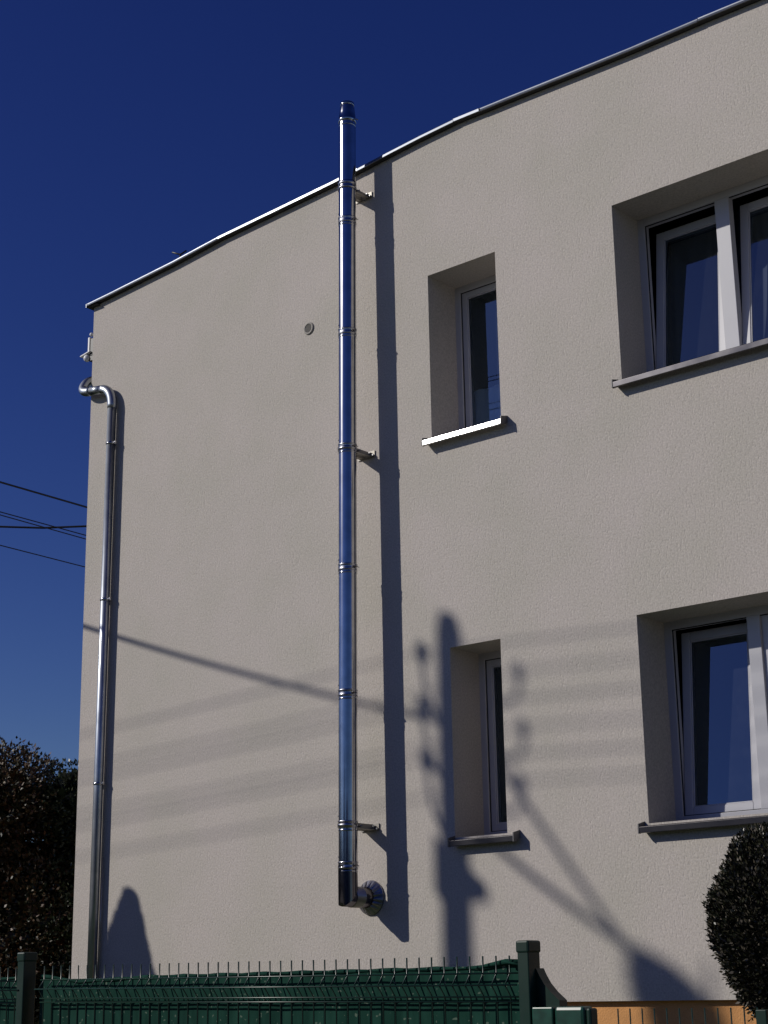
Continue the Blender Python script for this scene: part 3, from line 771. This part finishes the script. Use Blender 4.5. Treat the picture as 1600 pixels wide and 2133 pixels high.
# ---------------------------------------------------------------- utility pole, its brackets and wires (left of and in front of the house)
PX, PY = -14.10, -7.0
K = .81                          # a shadow on the wall drops K for every metre towards the sun
def src(xs, zs_, D):             # point at distance D from the wall whose shadow falls at xs, zs (rel. to eye height)
    return Vector((xs - math.tan(SUN_AZ)*D, -D, ZC + zs_ + math.tan(SUN_EL)/math.cos(SUN_AZ)*D))
pole = thing("utility_pole", "tall tapering concrete utility pole with insulators on curved brackets", "utility pole", (PX, PY, 0))
tp = src(-7.22, 2.58, 7.0); ft = src(-7.21, .2, 7.0)
MB().tube([(tp.x+.02, PY, 0), (tp.x, PY, tp.z-.12), (tp.x-.01, PY, tp.z)], [.150, .084, .06], 20).build("shaft", M_CON, pole)
ins_l = [(-7.47, 2.36, 6.74), (-7.47, 1.96, 6.74), (-7.45, 1.58, 6.74)]
ins_r = [(-6.62, 2.11, 7.55), (-6.60, 1.72, 7.55), (-6.63, 1.36, 7.55)]
anchors = []
for xs_, z_, D in ins_l+ins_r:
    kk = .85 if D < 7 else .60
    p = src(xs_, z_, D); anchors.append(p)
    MB().lathe([(r_*kk, h_*kk) for r_, h_ in ((.012, -.09), (.04, -.08), (.058, -.04), (.045, 0), (.055, .03), (.03, .07), (0, .08))], p, (0, 0, 1), 16).build("insulator", M_CER, pole)
    q0 = Vector((tp.x, PY, p.z-.42)); q1 = Vector((p.x, p.y, p.z-.40))
    MB().tube(arc(q0, q1, (p.x, p.y, p.z-.06), 8), .016, 8).build("bracket", M_BRK, pole)
# transformer-like lug low on the shaft
lg = src(-6.99, .66, 7.1)
MB().prism([(lg.x-.30, lg.z+.30), (lg.x+.03, lg.z+.03), (lg.x+.03, lg.z-.07), (lg.x-.30, lg.z-.10)], 'y', PY-.12, PY+.02).build("lug", M_BRK, pole)
def cable(name, lab, pts, r_, grp=None, cat="wire"):
    o = MB().tube(pts, r_, 8).build(name, M_CAB); tag(o, lab, cat, grp); return o
def sag(a, b, s, n=24):
    a, b = Vector(a), Vector(b)
    return [a.lerp(b, i/n) - Vector((0, 0, s*4*(i/n)*(1-i/n))) for i in range(n+1)]
side = ["upper", "middle", "lower"]
for k, p in enumerate(anchors):
    w_ = ("house side", "street side")[k//3]
    pts = sag(p+Vector((-32, 0, .35)), p, .55)+sag(p, p+Vector((30, 0, .15)), .45)[1:]
    cable("overhead_wire", f"{side[k%3]} overhead wire on the {w_} of the utility pole, running along the street", pts, .0060, "overhead wires along the street")
sp = Vector((-14.17, -2.0, ZC+5.09))
post_ = thing("service_pole", "slim wooden service pole left of the house", "pole", (sp.x, sp.y, 0))
MB().tube([(sp.x, sp.y, 0), (sp.x, sp.y, sp.z+.45)], [.07, .05], 12).build("shaft", M_BARK, post_)
MB().box((sp.x-1.45, sp.y-.05, ZC+5.36), (sp.x+.10, sp.y+.05, ZC+5.44)).build("crossarm", M_BARK, post_)
MB().lathe([(0, 0), (.06, .0), (.05, .03), (0, .05)], (sp.x, sp.y, sp.z+.45), (0, 0, 1), 12).build("cap", M_BRK, post_)
cable("service_cable", "thick twisted cable between the utility pole and the wooden service pole", sag(src(-7.18, 1.80, 7.0), sp, .06), .021, cat="cable")
end = src(-5.66, .14, 9.0)
cable("stay_cable", "upper of two thick cables from the utility pole to the added leafy lumps", sag(src(-7.2, 2.02, 7.0), src(-5.85, .22, 9.0), .02), .022, cat="cable")
cable("stay_cable", "lower of two thick cables from the utility pole to the added leafy lumps", sag(src(-7.2, 1.20, 7.0), end, .05), .026, cat="cable")
# unseen leafy lumps, added and shaped to throw the wall's wedge of shadow
c0 = src(-5.50, -.10, 9.0)
leafy_tree("wedge_shadow_caster", "unseen leafy lumps added to cast the wedge shadow, beyond the utility pole", "tree", (c0.x+.25, c0.y, 0),
           [tuple(src(x_, z_, 9.0))+(r_, k_) for x_, z_, r_, k_ in ((-5.70, .09, .05, 1.2), (-5.64, -.02, .10, 1), (-5.55, -.14, .13, 1), (-5.50, -.34, .15, 1.2), (-5.42, -.62, .17, 1.2), (-5.3, -1.0, .25, 1.3))], 6500, 9, M_DKG, .05, .035, trunk=.06)
# wires seen in the gap left of the house
def far(name, lab, a, b, r_, grp="wires in the sky left of the house"):
    a, b = Vector(a), Vector(b); d = (b-a)/(b.y-a.y)
    pts = [a + d*(y-a.y) + Vector((0, 0, .0016*(y-(a.y+b.y)/2)**2 if abs(y-2) > 3 else 0)) for y in (-2, -1, 0, a.y, b.y, 6, 10, 15, 20, 26)]
    pts[0] = Vector((a.x, -2, ZC+5.44))
    cable(name, lab, pts, r_, grp)
far("power_line", "topmost wire left of the house, thick and slanting down to the right", (-14.3, 1.24, ZC+5.37), (-14.3, 2.44, ZC+5.34), .011)
far("power_line", "upper of two thin twin wires crossing the thick level cable", (-14.9, 1.70, ZC+5.25), (-14.9, 2.93, ZC+5.22), .0065)
far("power_line", "lower of two thin twin wires crossing the thick level cable", (-14.9, 1.70, ZC+5.215), (-14.9, 2.93, ZC+5.175), .0065)
far("power_line", "lowest and thinnest wire left of the house", (-15.4, 2.09, ZC+5.03), (-15.4, 3.33, ZC+5.00), .0065)
a_, m_, b_ = Vector((-15.966, 2.492, ZC+5.443)), Vector((-15.575, 2.831, ZC+5.420)), Vector((-15.178, 3.165, ZC+5.432))
dd = (b_-a_)
cable("power_line", "thick nearly level cable left of the house", [a_-dd*6+Vector((0, 0, .5)), a_-dd*2+Vector((0, 0, .09)), a_, m_, b_, b_+dd*2+Vector((0, 0, .12)), b_+dd*8+Vector((0, 0, .9))], .0125, "wires in the sky left of the house")

# ---------------------------------------------------------------- across the street (mirrored in the steel and the panes)
M_FOL = leafmat("street_tree_leaves", [(0, (.012, .018, .008)), (1, (.035, .042, .018))], .5)
pts = [(-34, -12, 3.8), (-38, -1, 4.0), (-36, 9, 3.6), (-46, -24, 3.2), (-34, -30, 3.6), (-25, -33, 3.0), (-8, -34, 3.8), (2, -31, 3.2), (13, -33, 3.5), (27, -29, 3.0), (38, -24, 3.6)]
proto = leafy_tree("street_tree", "broad leafy tree across the street", "tree", (0, 0, 0),
                   [(0, 0, 5.0, 2.2, .9), (1.3, .4, 4.2, 1.7, .9), (-1.4, -.3, 4.1, 1.8, .9), (.2, 1.2, 3.6, 1.8, .8), (0, -1.2, 3.7, 1.7, .8)], 5000, 21, M_FOL, .30, .22, trunk=.22, group="trees across the street")
nm = ["first", "second", "third", "fourth", "fifth", "sixth", "seventh", "eighth", "ninth", "tenth", "eleventh"]
for k, (x, y, s) in enumerate(pts):
    lb = f"broad leafy tree across the street, {nm[k]} from the left"
    o = proto if k == 0 else copy_tree(proto, (x, y, 0))
    o.location = (x, y, 0); o['label'] = lb; o.scale = (s/3.4,)*3; o.rotation_euler.z = k*1.3
def neighbour(x, y, w, d, h, lab):
    t = thing("neighbour_house", lab, "house", (x, y, 0), "houses across the street")
    MB().box((x-w/2, y-d, 0), (x+w/2, y, h)).build("wall", M_HOUSE, t)
    MB().prism([(y-d-.5, h-.1), (y+.5, h-.1), (y-d/2, h+2.6)], 'x', x-w/2-.4, x+w/2+.4).build("roof", M_CLAY, t)
    for i in range(3):
        for z in (1.0, 3.6):
            if z+1.3 > h: continue
            xx = x-w/2+w*(i+.5)/3
            wd = MB(); frame_ring(wd, xx-.6, xx+.6, z, z+1.3, .07, y-.01, y+.05); wd = wd.build("window", M_PVC, t)
            g_ = MB(); g_.quad([(xx-.53, y+.012, z+.07), (xx+.53, y+.012, z+.07), (xx+.53, y+.012, z+1.23), (xx-.53, y+.012, z+1.23)][::-1]); g_.build("pane", M_DARK, wd)
neighbour(-17, -32, 10, 8, 3.2, "low ochre house with tiled roof across the street, left one")
neighbour(20, -32, 11, 8, 5.6, "two storey ochre house with tiled roof across the street, right one")

def hedge(name, lab, a, b, h, n, seed):
    random.seed(seed); a, b = Vector(a), Vector(b); mb = MB(); q = (b-a).normalized().cross(Vector((0, 0, 1)))
    for i in range(n):
        t_ = random.random(); hh = h*(1+.12*math.sin(t_*37)+.08*math.sin(t_*91))
        P = a.lerp(b, t_) + q*random.uniform(-.6, .6) + Vector((0, 0, hh*random.random()**.8))
        leaf_quad(mb, P, rnd().normalized(), rnd().normalized(), .75, .65)
    o = mb.build(name, M_FOL); tag(o, lab, "hedge"); return o
hedge("reflection_hedge", "unseen tall hedge added to darken reflections, along the far side of the street", (-45, -24, 0), (40, -25, 0), 5.2, 11000, 31)  # unseen row added to darken the low reflections in the flue
hedge("reflection_hedge", "unseen tall hedge added to darken reflections, far left of the house", (-31, -22, 0), (-33, 8, 0), 5.2, 4500, 32)  # second unseen row, added for the flue's reflections towards the left
